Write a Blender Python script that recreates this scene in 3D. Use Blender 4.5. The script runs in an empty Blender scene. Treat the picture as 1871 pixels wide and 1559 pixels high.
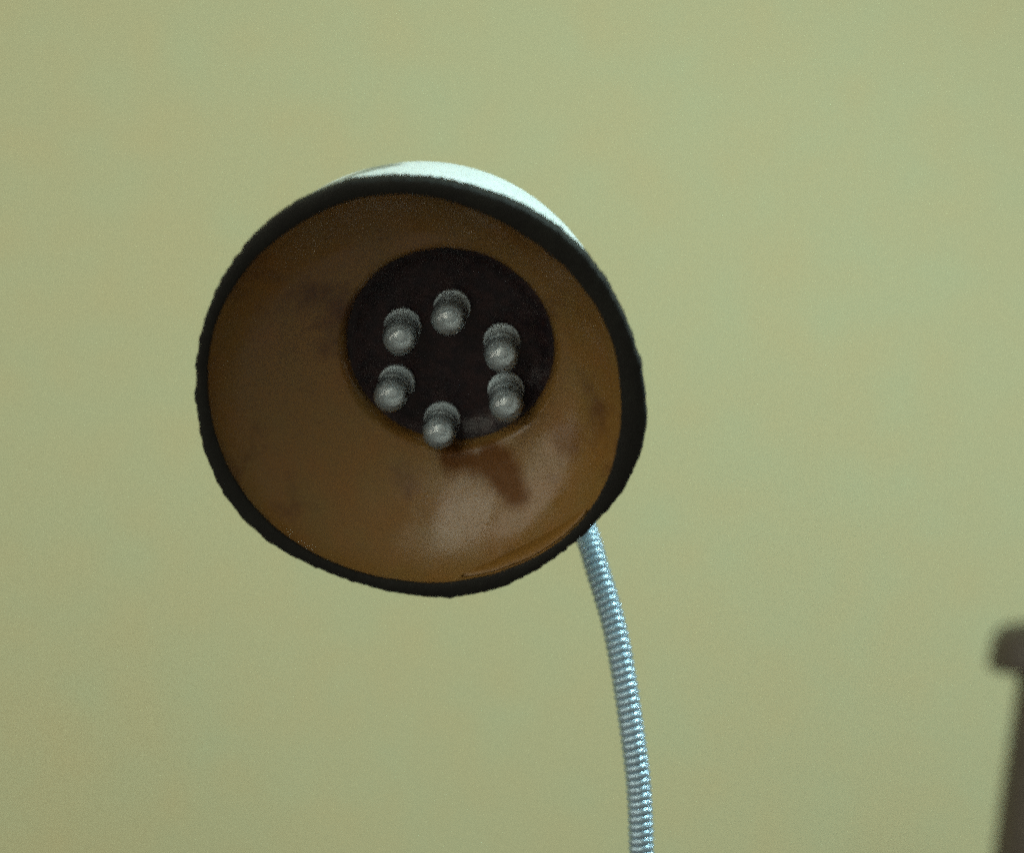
import bpy, bmesh, math, random
from mathutils import Vector, Matrix, noise

random.seed(4)
scene = bpy.context.scene
C = scene.collection

# ------------------------------------------------------------------ camera
CAM = Vector((0.0, 0.0, 1.20))
FPX = 3341.0                        # focal length in photograph pixels
PW, PH = 1871.0, 1559.0
cam_data = bpy.data.cameras.new('camera')
cam = bpy.data.objects.new('camera', cam_data)
C.objects.link(cam)
cam.location = CAM
cam.rotation_euler = (math.pi / 2, 0, 0)
cam_data.sensor_width = 36.0
cam_data.lens = 36.0 * FPX / PW
cam_data.clip_start = 0.01
cam_data.clip_end = 50
cam_data.dof.use_dof = True
cam_data.dof.focus_distance = 0.261
cam_data.dof.aperture_fstop = 11.0
scene.camera = cam

# ------------------------------------------------------------------ light
world = bpy.data.worlds.new('World')
scene.world = world
world.use_nodes = True
bg = world.node_tree.nodes['Background']
bg.inputs[0].default_value = (0.92, 0.86, 0.72, 1)
bg.inputs[1].default_value = 0.20


def area(name, loc, target, sx, sy, power, color, spread=180):
    d = bpy.data.lights.new(name, 'AREA')
    d.shape = 'RECTANGLE'
    d.size, d.size_y = sx, sy
    d.energy = power
    d.color = color
    d.spread = math.radians(spread)
    o = bpy.data.objects.new(name, d)
    C.objects.link(o)
    o.location = loc
    o.rotation_euler = (Vector(target) - Vector(loc)).to_track_quat('-Z', 'Y').to_euler()
    return o


# the room's light falls from above and from the right
HEAD = Vector((-0.01, 0.25, 1.20))
# panels added left behind the camera to reflect in the bowl, a cool ceiling light, a cool light from the right


def aim(az, el, dist):
    a, e = math.radians(az), math.radians(el)
    return HEAD + dist * Vector((-math.sin(a) * math.cos(e), -math.cos(a) * math.cos(e), math.sin(e)))


area('added_left_panel', aim(22, 25, 1.25), HEAD, 0.56, 1.15, 4.1, (0.98, 0.97, 0.80))
area('added_left_panel', aim(68, 18, 1.25), HEAD, 1.05, 1.15, 5.2, (1.0, 0.96, 0.80))
area('ceiling_light', (0.22, 0.22, 1.50), (0.02, 0.25, 1.22), 0.24, 0.14, 1.75, (0.70, 0.99, 0.98))
area('side_light', (0.55, 0.40, 1.22), (0.06, 0.28, 1.14), 0.06, 0.30, 1.0, (0.74, 0.94, 1.0))

scene.view_settings.view_transform = 'Standard'
scene.view_settings.look = 'None'
scene.view_settings.exposure = 0.0
scene.view_settings.gamma = 1.0
scene.view_settings.use_curve_mapping = False
scene.cycles.use_denoising = False      # the photograph is a grainy low-light shot
scene.cycles.use_adaptive_sampling = True
scene.cycles.adaptive_min_samples = 6
scene.cycles.adaptive_threshold = 0.26
scene.cycles.filter_width = 2.7


def P(u, v, d):
    """world point seen at photograph pixel (u, v) at distance d from the camera"""
    return CAM + Vector(((u - PW / 2) * d / FPX, d, -(v - PH / 2) * d / FPX))


# ------------------------------------------------------------------ materials
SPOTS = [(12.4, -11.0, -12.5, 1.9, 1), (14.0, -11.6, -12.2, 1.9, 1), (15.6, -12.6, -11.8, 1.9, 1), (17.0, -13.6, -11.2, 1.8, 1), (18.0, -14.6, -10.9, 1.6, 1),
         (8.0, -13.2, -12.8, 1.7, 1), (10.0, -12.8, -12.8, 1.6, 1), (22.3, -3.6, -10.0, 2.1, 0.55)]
COAT_ROUGH = {'amber_reflector': 0.26, 'milky_epoxy': 0.06}


def mat(name, color, rough=0.5, metal=0.0, spec=0.5, bump=0.0, bscale=400.0,
        mottle=0.0, mscale=60.0, color2=None, coat=0.0, trans=0.0, sss=0.0):
    m = bpy.data.materials.new(name)
    m.use_nodes = True
    nt = m.node_tree
    b = nt.nodes['Principled BSDF']
    b.inputs['Base Color'].default_value = (*color, 1)
    b.inputs['Roughness'].default_value = rough
    b.inputs['Metallic'].default_value = metal
    b.inputs['Specular IOR Level'].default_value = spec
    b.inputs['Coat Weight'].default_value = coat
    b.inputs['Coat Roughness'].default_value = COAT_ROUGH.get(name, 0.12)
    b.inputs['Transmission Weight'].default_value = trans
    tc = nt.nodes.new('ShaderNodeTexCoord')
    if mottle > 0:
        n = nt.nodes.new('ShaderNodeTexNoise')
        n.inputs['Scale'].default_value = mscale
        n.inputs['Detail'].default_value = 5
        n.inputs['Roughness'].default_value = 0.6
        r = nt.nodes.new('ShaderNodeValToRGB')
        r.color_ramp.elements[0].position = 0.5 - 0.5 * mottle
        r.color_ramp.elements[1].position = 0.5 + 0.5 * mottle
        r.color_ramp.elements[0].color = (*color, 1)
        r.color_ramp.elements[1].color = (*(color2 or color), 1)
        nt.links.new(tc.outputs['Object'], n.inputs['Vector'])
        nt.links.new(n.outputs['Fac'], r.inputs['Fac'])
        nt.links.new(r.outputs['Color'], b.inputs['Base Color'])
    if bump > 0:
        n2 = nt.nodes.new('ShaderNodeTexNoise')
        n2.inputs['Scale'].default_value = bscale
        n2.inputs['Detail'].default_value = 4
        bp = nt.nodes.new('ShaderNodeBump')
        bp.inputs['Strength'].default_value = bump
        bp.inputs['Distance'].default_value = 0.0004
        nt.links.new(tc.outputs['Object'], n2.inputs['Vector'])
        nt.links.new(n2.outputs['Fac'], bp.inputs['Height'])
        nt.links.new(bp.outputs['Normal'], b.inputs['Normal'])
    return m


def spot_mask(nt, tc, spots, warp=0.0042, scale=220):
    """soft-edged, noise-broken mask round points given in millimetres of object space"""
    dw = nt.nodes.new('ShaderNodeTexNoise')
    dw.inputs['Scale'].default_value = scale
    dw.inputs['Detail'].default_value = 4
    nt.links.new(tc.outputs['Object'], dw.inputs['Vector'])
    prev = None
    for (px, py, pz, rad, strength) in spots:
        vd = nt.nodes.new('ShaderNodeVectorMath')
        vd.operation = 'DISTANCE'
        vd.inputs[1].default_value = (px * 0.001, py * 0.001, pz * 0.001)
        nt.links.new(tc.outputs['Object'], vd.inputs[0])
        ad = nt.nodes.new('ShaderNodeMath')
        ad.operation = 'MULTIPLY_ADD'
        ad.inputs[1].default_value = -warp
        nt.links.new(dw.outputs['Fac'], ad.inputs[0])
        nt.links.new(vd.outputs['Value'], ad.inputs[2])
        m1 = nt.nodes.new('ShaderNodeMapRange')
        m1.interpolation_type = 'SMOOTHSTEP'
        m1.inputs['From Min'].default_value = rad * 0.001 - 0.0028
        m1.inputs['From Max'].default_value = rad * 0.001
        m1.inputs['To Min'].default_value = strength
        m1.inputs['To Max'].default_value = 0.0
        nt.links.new(ad.outputs['Value'], m1.inputs['Value'])
        if prev is None:
            prev = m1.outputs['Result']
        else:
            mm = nt.nodes.new('ShaderNodeMath')
            mm.operation = 'MAXIMUM'
            nt.links.new(prev, mm.inputs[0])
            nt.links.new(m1.outputs['Result'], mm.inputs[1])
            prev = mm.outputs['Value']
    return prev


M_WALL = mat('wall_paint', (0.61, 0.55, 0.295), 0.75, bump=0.35, bscale=900,
             mottle=0.6, mscale=48, color2=(0.545, 0.58, 0.34))
M_SHELL = mat('white_plastic', (0.78, 0.86, 0.88), 0.35, coat=0.15, bump=0.15, bscale=300,
              mottle=0.35, mscale=160, color2=(0.68, 0.77, 0.79))
nt = M_SHELL.node_tree
tc_ = next(n for n in nt.nodes if n.type == 'TEX_COORD')
b_ = nt.nodes['Principled BSDF']
WEAR = []
for th_, r_, z_, rad_ in ((119, 28.4, -16, 2.0), (124, 28.6, -14, 1.5), (134, 29.2, -11, 1.9), (139, 29.4, -9, 2.0), (129, 29.2, -12, 0.9)):
    WEAR.append((r_ * math.cos(math.radians(th_)), r_ * math.sin(math.radians(th_)), z_, rad_, 0.85))
mx = nt.nodes.new('ShaderNodeMix')
mx.data_type = 'RGBA'
mx.inputs[7].default_value = (0.07, 0.10, 0.09, 1)
nt.links.new(spot_mask(nt, tc_, WEAR, 0.005, 420), mx.inputs[0])
nt.links.new(b_.inputs['Base Color'].links[0].from_socket, mx.inputs[6])
nt.links.new(mx.outputs[2], b_.inputs['Base Color'])
M_RIM = mat('black_rim_plastic', (0.0065, 0.006, 0.0052), 0.7, spec=0.22, bump=0.35, bscale=700,
            mottle=0.6, mscale=260, color2=(0.012, 0.013, 0.010))
M_BOWL = mat('amber_reflector', (0.21, 0.098, 0.021), 0.5, bump=0.12, bscale=180, coat=0.75, spec=0.1,
             mottle=0.5, mscale=140, color2=(0.175, 0.110, 0.028))
nt = M_BOWL.node_tree
b_ = nt.nodes['Principled BSDF']
tc_ = next(n for n in nt.nodes if n.type == 'TEX_COORD')
smudge = nt.nodes.new('ShaderNodeTexNoise')
smudge.inputs['Scale'].default_value = 130
smudge.inputs['Detail'].default_value = 3
mr = nt.nodes.new('ShaderNodeMapRange')
mr.inputs['From Min'].default_value = 0.35
mr.inputs['From Max'].default_value = 0.65
mr.inputs['To Min'].default_value = 0.14
mr.inputs['To Max'].default_value = 0.36
nt.links.new(tc_.outputs['Object'], smudge.inputs['Vector'])
nt.links.new(smudge.outputs['Fac'], mr.inputs['Value'])
nt.links.new(mr.outputs['Result'], b_.inputs['Coat Roughness'])
# dark brown stains with soft, broken edges
base_link = b_.inputs['Base Color'].links[0].from_socket
st = nt.nodes.new('ShaderNodeTexNoise')
st.inputs['Scale'].default_value = 62
st.inputs['Detail'].default_value = 6
st.inputs['Roughness'].default_value = 0.65
sr = nt.nodes.new('ShaderNodeValToRGB')
sr.color_ramp.elements[0].position = 0.52
sr.color_ramp.elements[1].position = 0.66
mx = nt.nodes.new('ShaderNodeMix')
mx.data_type = 'RGBA'
mx.inputs[7].default_value = (0.10, 0.042, 0.011, 1)
nt.links.new(tc_.outputs['Object'], st.inputs['Vector'])
nt.links.new(st.outputs['Fac'], sr.inputs['Fac'])
nt.links.new(sr.outputs['Color'], mx.inputs[0])
nt.links.new(base_link, mx.inputs[6])
nt.links.new(mx.outputs[2], b_.inputs['Base Color'])
# dark gap in the reflection, painted in with a dulled coat, from the recess towards the lower right, and a few dull spots
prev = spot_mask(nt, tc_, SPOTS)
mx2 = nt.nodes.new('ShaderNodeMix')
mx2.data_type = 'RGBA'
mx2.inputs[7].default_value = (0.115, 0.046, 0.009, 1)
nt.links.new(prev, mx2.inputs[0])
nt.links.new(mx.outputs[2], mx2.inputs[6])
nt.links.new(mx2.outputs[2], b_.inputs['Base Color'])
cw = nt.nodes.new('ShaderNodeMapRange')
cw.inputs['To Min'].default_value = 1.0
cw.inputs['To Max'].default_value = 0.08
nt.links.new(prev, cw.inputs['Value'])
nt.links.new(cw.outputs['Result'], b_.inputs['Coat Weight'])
M_SEAM = mat('amber_lip', (0.19, 0.095, 0.016), 0.45)
M_BOARD = mat('dark_board', (0.010, 0.006, 0.009), 0.4, spec=0.35, bump=0.9, bscale=420,
              mottle=0.22, mscale=650, color2=(0.024, 0.011, 0.012))
M_LED = mat('milky_epoxy', (0.80, 0.95, 1.0), 0.14, trans=0.0, mottle=0.5, mscale=500,
            color2=(0.70, 0.86, 0.94), coat=0.8)
nt = M_LED.node_tree
b_ = nt.nodes['Principled BSDF']
outn = next(n for n in nt.nodes if n.type == 'OUTPUT_MATERIAL')
gl = nt.nodes.new('ShaderNodeBsdfGlossy')
gl.inputs['Roughness'].default_value = 0.08
fr_ = nt.nodes.new('ShaderNodeFresnel')
fr_.inputs['IOR'].default_value = 1.85
ms = nt.nodes.new('ShaderNodeMixShader')
nt.links.new(fr_.outputs[0], ms.inputs[0])
nt.links.new(b_.outputs[0], ms.inputs[1])
nt.links.new(gl.outputs[0], ms.inputs[2])
nt.links.new(ms.outputs[0], outn.inputs['Surface'])
# the lead frame and phosphor cup inside show through the lens as bands
tc_ = next(n for n in nt.nodes if n.type == 'TEX_COORD')
sp = nt.nodes.new('ShaderNodeSeparateXYZ')
nt.links.new(tc_.outputs['Object'], sp.inputs[0])
mr = nt.nodes.new('ShaderNodeMapRange')
mr.inputs['From Min'].default_value = 0.0
mr.inputs['From Max'].default_value = 0.0085
nt.links.new(sp.outputs['Z'], mr.inputs['Value'])
rp = nt.nodes.new('ShaderNodeValToRGB')
els = [(0.0, 1.0), (0.13, 1.0), (0.22, 0.92), (0.32, 1.0), (0.42, 0.85), (0.50, 1.0), (0.60, 0.85), (0.70, 0.8), (0.80, 0.7), (0.90, 0.8), (1.0, 0.75)]
rp.color_ramp.elements[0].position, rp.color_ramp.elements[1].position = els[0][0], els[-1][0]
for i_, e_ in enumerate(els):
    if 0 < i_ < len(els) - 1:
        rp.color_ramp.elements.new(e_[0])
for e_, (p_, g_) in zip(rp.color_ramp.elements, els):
    e_.color = (g_, g_, g_, 1)
nt.links.new(mr.outputs['Result'], rp.inputs['Fac'])
ra_ = nt.nodes.new('ShaderNodeValToRGB')          # cloudy at the foot, clearer towards the lens
ra_.color_ramp.elements[0].position, ra_.color_ramp.elements[1].position = 0.10, 0.62
ra_.color_ramp.elements[0].color = (0.85, 0.85, 0.85, 1)
ra_.color_ramp.elements[1].color = (0.26, 0.26, 0.26, 1)
nt.links.new(mr.outputs['Result'], ra_.inputs['Fac'])
nt.links.new(ra_.outputs['Color'], b_.inputs['Alpha'])
ml = nt.nodes.new('ShaderNodeMix')
ml.data_type = 'RGBA'
ml.blend_type = 'MULTIPLY'
ml.inputs[0].default_value = 1.0
nt.links.new(b_.inputs['Base Color'].links[0].from_socket, ml.inputs[6])
nt.links.new(rp.outputs['Color'], ml.inputs[7])
nt.links.new(ml.outputs[2], b_.inputs['Base Color'])
M_CHIP = mat('plated_cup', (0.70, 0.83, 0.88), 0.35, metal=0.15)
M_PLATED = mat('plated_steel', (0.45, 0.47, 0.47), 0.3, metal=0.9)
M_NECK = mat('silver_gooseneck', (0.38, 0.52, 0.61), 0.33, metal=0.65, mottle=0.6, mscale=300,
             color2=(0.33, 0.46, 0.55))
M_CORE = mat('neck_core', (0.20, 0.25, 0.28), 0.5)
M_WOOD = mat('dark_stained_wood', (0.042, 0.032, 0.025), 0.5, mottle=0.6, mscale=35,
             color2=(0.075, 0.055, 0.042), bump=0.2, bscale=120)


# ------------------------------------------------------------------ mesh helpers
def obj(name, verts, faces, m, parent=None, smooth=True):
    me = bpy.data.meshes.new(name)
    me.from_pydata([tuple(v) for v in verts], [], faces)
    me.update()
    bm = bmesh.new()
    bm.from_mesh(me)
    bmesh.ops.recalc_face_normals(bm, faces=bm.faces)
    bm.to_mesh(me)
    bm.free()
    me.materials.append(m)
    if smooth:
        for p in me.polygons:
            p.use_smooth = True
    o = bpy.data.objects.new(name, me)
    C.objects.link(o)
    if parent is not None:
        o.parent = parent
    return o


def loops(rings, closed_u=True, cap0=False, cap1=False, closed_v=False):
    """skin a list of equal-length vertex rings"""
    n = len(rings[0])
    verts = [v for r in rings for v in r]
    faces = []
    m = len(rings)
    for i in range(m if closed_v else m - 1):
        a, b = i * n, ((i + 1) % m) * n
        for j in range(n if closed_u else n - 1):
            k = (j + 1) % n
            faces.append((a + j, a + k, b + k, b + j))
    if cap0:
        faces.append(tuple(range(n))[::-1])
    if cap1:
        faces.append(tuple(range((m - 1) * n, m * n)))
    return verts, faces


def lathe(profile, n=48, center=(0, 0), cap0=False, cap1=False):
    return loops([[(center[0] + r * math.cos(2 * math.pi * j / n), center[1] + r * math.sin(2 * math.pi * j / n), z)
                   for j in range(n)] for r, z in profile], cap0=cap0, cap1=cap1)


def harmonic(c, a):
    return c[0] + sum(c[2 * k - 1] * math.cos(k * a) + c[2 * k] * math.sin(k * a) for k in range(1, len(c) // 2 + 1))


# ------------------------------------------------------------------ setting: the wall
wv, wf = [], []
W_Y = 0.70
nx, nz = 40, 40
for j in range(nz + 1):
    for i in range(nx + 1):
        x = -1.3 + 2.6 * i / nx
        z = 0.2 + 2.2 * j / nz
        y = W_Y + 0.0012 * noise.noise(Vector((x * 9, z * 9, 0.3)))
        wv.append((x, y, z))
for j in range(nz):
    for i in range(nx):
        a = j * (nx + 1) + i
        wf.append((a, a + 1, a + nx + 2, a + nx + 1))
wall = obj('wall', wv, wf, M_WALL)
wall['kind'] = 'structure'

# ------------------------------------------------------------------ the lamp
E1 = Vector((0.95683905, 0.05443685, -0.28547446))
E2 = Vector((0.28193134, -0.41224832, 0.86635215))
N = Vector((-0.07052489, -0.90944376, -0.40980275))    # the way the lamp faces
HC = CAM + Vector((-0.01312227, 0.25, 0.0036897))      # centre of its mouth

lamp = bpy.data.objects.new('gooseneck_lamp', None)
C.objects.link(lamp)
lamp.empty_display_size = 0.02
lamp.matrix_world = Matrix((
    (E1.x, E2.x, N.x, HC.x), (E1.y, E2.y, N.y, HC.y), (E1.z, E2.z, N.z, HC.z), (0, 0, 0, 1)))
lamp['label'] = 'small round LED lamp with black rim, amber reflector and white back on silver gooseneck'
lamp['category'] = 'lamp'

# outline of the rim's outer and inner edge: mean radius and six harmonics, millimetres
R_OUT = (31.097, 0.021, 0.007, -0.025, 0.027, 0.295, -0.026, -0.161, 0.057, 0.223, 0.15, 0.192, 0.005)
R_INN = (28.65, -0.30, -0.30, -0.004, -0.261, 0.172, -0.132, -0.075, -0.03, -0.113, -0.039, 0.05, -0.1)
MM = 0.001
NR = 420


def rout(th):
    a = math.radians(th)
    r = harmonic(R_OUT, a)
    # nicked, worn outer edge
    n1 = noise.noise(Vector((math.cos(a) * 11, math.sin(a) * 11, 0.0)))
    n2 = noise.noise(Vector((math.cos(a) * 30, math.sin(a) * 30, 5.0)))
    n3 = noise.noise(Vector((math.cos(a) * 75, math.sin(a) * 75, 2.0)))
    return r + 0.14 * n1 + 0.26 * max(0.0, n2) ** 0.7 + 0.15 * n3


def rinn(th):
    a = math.radians(th)
    return harmonic(R_INN, a) + 0.12 * noise.noise(Vector((math.cos(a) * 9, math.sin(a) * 9, 8.0)))


rings = []
RIMP = [(0.0, -3.2, 'o', -0.9), (0, -2.6, 'o', -0.1), (0, -0.9, 'o', 0.0), (0, -0.2, 'o', -0.08), (0, 0.0, 'o', -0.3),
        (0, 0.0, 'm', 0.0), (0, -0.1, 'i', 0.3), (0, -0.3, 'i', 0.05), (0, -1.2, 'i', 0.4), (0, -2.4, 'i', 0.9),
        (0, -3.2, 'i', 1.4)]
for _, z, w, dr in RIMP:
    ring = []
    for j in range(NR):
        th = 360.0 * j / NR
        a = math.radians(th)
        ro, ri = rout(th), rinn(th)
        r = ro + dr if w == 'o' else ri + dr if w == 'i' else 0.5 * (ro + ri)
        ring.append((r * math.cos(a) * MM, r * math.sin(a) * MM, z * MM))
    rings.append(ring)
v, f = loops(rings, closed_v=True)
rim = obj('rim', v, f, M_RIM, lamp)

# white back shell, a blunt dome (outer skin only where it can be seen, closed at the back)
prof = [(30.0, -2.0), (30.2, -4.0), (29.8, -7), (28.9, -12), (27.7, -18), (26.4, -23), (25.0, -26), (23.0, -28.6), (19.6, -30.6),
        (15, -32), (9.5, -32.8), (5.0, -33)]
rings = []
for r, z in prof:
    k = min(1.0, max(0.0, (-z - 3) / 12.0))          # the dome leans a little off the rim's axis
    rings.append([((r * math.cos(2 * math.pi * j / 144) - 0.9 * k) * MM, (r * math.sin(2 * math.pi * j / 144) + 0.35 * k) * MM, z * MM)
                  for j in range(144)])
v, f = loops(rings, cap1=True)
shell = obj('back_shell', v, f, M_SHELL, lamp)
# collar where the neck enters
v, f = lathe([(r * MM, z * MM) for r, z in [(4.6, -32.9), (4.6, -36), (4.2, -37.5), (3.2, -38.5), (2.0, -38.8)]], 40, cap1=True)
obj('neck_collar', v, f, M_SHELL, lamp)

# amber reflector bowl; its floor opening sits slightly off centre
BX, BY, BR, BS = 2.5, 2.4, 16.2, 13.6


def bowl_pt(th, q):
    """q 0 at the rim, 1 at the edge of the recess (millimetres)"""
    a = math.radians(th)
    r0 = rinn(th) + 0.45
    c, s = math.cos(q * math.pi / 2), math.sin(q * math.pi / 2)
    kr = 0.5 * (1 - q) + 0.5 * c
    kz = 0.5 * q + 0.5 * s
    r = BR + (r0 - BR) * kr
    k = 1 - kr
    return Vector((BX * k + r * math.cos(a), BY * k + r * math.sin(a), -1.0 - (BS - 1.0) * kz))


rings = [[bowl_pt(360 * j / 160, i / 20) * MM for j in range(160)] for i in range(21)]
# rolled inner edge that drops into the recess
for dr, dz in ((-0.3, -0.2), (-0.65, -0.6), (-0.95, -1.2), (-1.15, -2.0), (-1.2, -3.0)):
    ring = []
    for j in range(160):
        a = 2 * math.pi * j / 160
        e = 0.12 * noise.noise(Vector((math.cos(a) * 4, math.sin(a) * 4, dz))) * min(1, -dr * 2)
        ring.append(Vector((BX + (BR + dr + e) * math.cos(a), BY + (BR + dr + e) * math.sin(a), -BS + dz)) * MM)
    rings.append(ring)
v, f = loops(rings)
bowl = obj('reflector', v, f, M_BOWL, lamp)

# lip of the reflector at the lower right, standing a little off the bowl
ra = []
nseg = 40
A0, A1 = 298.0, 341.0
lip_a, lip_b, lip_c = [], [], []
for j in range(nseg + 1):
    t = j / nseg
    th = A0 + (A1 - A0) * t
    w = math.sin(math.pi * t) ** 0.7
    pa = bowl_pt(th, 0.03)
    pb = bowl_pt(th, 0.03 + 0.12 * w)
    inward = Vector((-math.cos(math.radians(th)), -math.sin(math.radians(th)), 0.7)).normalized()
    lip_a.append((pa + inward * 0.25) * MM)
    lip_b.append((pb + inward * 0.65) * MM)
    lip_c.append((pb + inward * 0.02) * MM)
v, f = loops([lip_a, lip_b, lip_c], closed_u=False)
obj('reflector_lip', v, f, M_SEAM, bowl)

# recessed dark board
v, f = lathe([(r * MM, z * MM) for r, z in [(15.35, -16.3), (14.4, -16.55), (13.6, -17.1), (12.9, -17.6), (11.9, -17.95), (10.5, -18.0), (7, -18.05), (3, -18.05), (0.6, -18.05)]],
             96, center=(BX * MM, BY * MM), cap1=True)
board = obj('led_board', v, f, M_BOARD, lamp)

# six LEDs
LED_PX = [(-4.9, 2.75), (1.2, 7.7), (9.4, 5.0), (12.1, -2.1), (-3.4, -6.1), (4.5, -9.7)]
LED_TILT = [(0.03, 0.05), (-0.05, 0.02), (0.04, -0.06), (0.08, 0.04), (-0.04, -0.03), (0.05, 0.02)]
led_prof = [(2.6, 0.0), (2.68, 0.2), (2.68, 0.9), (2.62, 1.05), (2.52, 1.1), (2.52, 2.6), (2.47, 2.7), (2.47, 2.85), (2.52, 2.95),
            (2.51, 4.4), (2.46, 4.5), (2.46, 4.65), (2.5, 4.75), (2.5, 5.9), (2.44, 6.4), (2.28, 6.95), (2.02, 7.5), (1.65, 7.95), (1.15, 8.27),
            (0.6, 8.44), (0.15, 8.5)]
lv, lf = lathe([(r * MM, z * MM) for r, z in led_prof], 32, cap0=True, cap1=True)
cv, cf = lathe([(r * MM, z * MM) for r, z in [(1.9, 0.5), (1.95, 1.5), (1.2, 1.7), (0.8, 2.2), (0.8, 3.2), (1.3, 3.5), (1.95, 5.3), (1.8, 5.4), (1.1, 4.6),
                                              (0.9, 4.6), (0.85, 5.0), (0.2, 5.05)]], 24, cap0=True, cap1=True)
led_me = chip_me = None
for (x, y), (tx, ty) in zip(LED_PX, LED_TILT):
    if led_me is None:
        o = obj('led', lv, lf, M_LED, lamp)
        c = obj('led_chip', cv, cf, M_CHIP, o)
        led_me, chip_me = o.data, c.data
    else:
        o = bpy.data.objects.new('led', led_me)
        C.objects.link(o)
        o.parent = lamp
        c = bpy.data.objects.new('led_chip', chip_me)
        C.objects.link(c)
        c.parent = o
    o.location = (x * MM, y * MM, -17.9 * MM)
    o.rotation_euler = (tx, ty, random.random() * 6)


# ------------------------------------------------------------------ gooseneck
back = HC - N * 0.0385
ctrl = [back, back - N * 0.006 + Vector((0.002, 0, -0.002)), P(960, 690, 0.302), P(1030, 855, 0.296),
        P(1075, 985, 0.287), P(1091, 1039, 0.284), P(1121, 1139, 0.281), P(1140, 1238, 0.279), P(1159, 1369, 0.278),
        P(1167.5, 1448, 0.278), P(1171.5, 1547, 0.278), P(1172, 1660, 0.279), P(1168, 1800, 0.281), P(1160, 2000, 0.285),
        P(1150, 2250, 0.29), P(1140, 2500, 0.295)]


def catmull(pts, per=40):
    out = []
    for i in range(len(pts) - 1):
        p0 = pts[max(i - 1, 0)]
        p1, p2 = pts[i], pts[i + 1]
        p3 = pts[min(i + 2, len(pts) - 1)]
        for k in range(per):
            t = k / per
            out.append(0.5 * ((2 * p1) + (p2 - p0) * t + (2 * p0 - 5 * p1 + 4 * p2 - p3) * t * t + (3 * p1 - p0 - 3 * p2 + p3) * t ** 3))
    out.append(pts[-1])
    return out


path = catmull(ctrl)
# smooth, then resample by arc length
for _ in range(30):
    path = [path[0]] + [(path[i - 1] + path[i] * 2 + path[i + 1]) / 4 for i in range(1, len(path) - 1)] + [path[-1]]
cum = [0.0]
for a, b in zip(path, path[1:]):
    cum.append(cum[-1] + (b - a).length)
LEN = cum[-1]


def at(s):
    s = min(max(s, 0), LEN)
    lo, hi = 0, len(cum) - 1
    while hi - lo > 1:
        m = (lo + hi) // 2
        if cum[m] <= s:
            lo = m
        else:
            hi = m
    f = (s - cum[lo]) / max(cum[hi] - cum[lo], 1e-9)
    return path[lo].lerp(path[hi], f), (path[hi] - path[lo]).normalized()


def tube(pts, tans, ups, rad, k):
    rings = []
    for p, t, u in zip(pts, tans, ups):
        u = (u - t * u.dot(t)).normalized()
        w = t.cross(u)
        rings.append([p + (u * math.cos(2 * math.pi * j / k) + w * math.sin(2 * math.pi * j / k)) * rad for j in range(k)])
    return loops(rings, cap0=True, cap1=True)


PITCH, RC, RW, SEG = 0.00111, 0.00131, 0.00070, 22
turns = int(LEN / PITCH)
X0 = Vector((1, 0.1, 0.05))
pts, ups = [], []
for i in range(turns * SEG):
    s = i / SEG * PITCH
    p, t = at(s)
    u = (X0 - t * X0.dot(t)).normalized()
    w = t.cross(u)
    a = 2 * math.pi * i / SEG
    d = u * math.cos(a) + w * math.sin(a)
    pts.append(p + d * RC)
    ups.append(d)
tans = [(pts[min(i + 1, len(pts) - 1)] - pts[max(i - 1, 0)]).normalized() for i in range(len(pts))]
v, f = tube(pts, tans, ups, RW, 8)
inv = lamp.matrix_world.inverted()
neck = obj('neck', [inv @ q for q in v], f, M_NECK, lamp)
pts, tans = zip(*[at(LEN * i / 200) for i in range(201)])
v, f = tube(pts, tans, [X0] * 201, RC * 0.9, 12)
obj('neck_core', [inv @ q for q in v], f, M_CORE, neck)

# ------------------------------------------------------------------ turned wooden post by the wall
PD = 0.56
pc = P(1927, 1400, PD)
K = PD / FPX
post = bpy.data.objects.new('wooden_post', None)
C.objects.link(post)
post.location = (pc.x, pc.y, 0.75)
post['label'] = 'dark brown wooden post with rounded cap at the right edge'
post['category'] = 'post'
zp = lambda v: P(0, v, PD).z - 0.75
prof = [(64, 1222), (66, 1240), (72, 1290), (82, 1360), (95, 1450), (109, 1560), (118, 1680), (122, 1800), (122, 2100), (122, 3200)]
v, f = lathe([(r * K, zp(y)) for r, y in prof], 48, cap0=True, cap1=True)
obj('shaft', v, f, M_WOOD, post)
prof = [(60, 1226), (113, 1226), (119, 1220), (119, 1208), (116, 1196), (113, 1182), (110, 1168), (102, 1154), (88, 1145), (60, 1140), (20, 1138), (3, 1138)]
v, f = lathe([(r * K, zp(y)) for r, y in prof], 48, cap0=True, cap1=True)
obj('cap', v, f, M_WOOD, post)
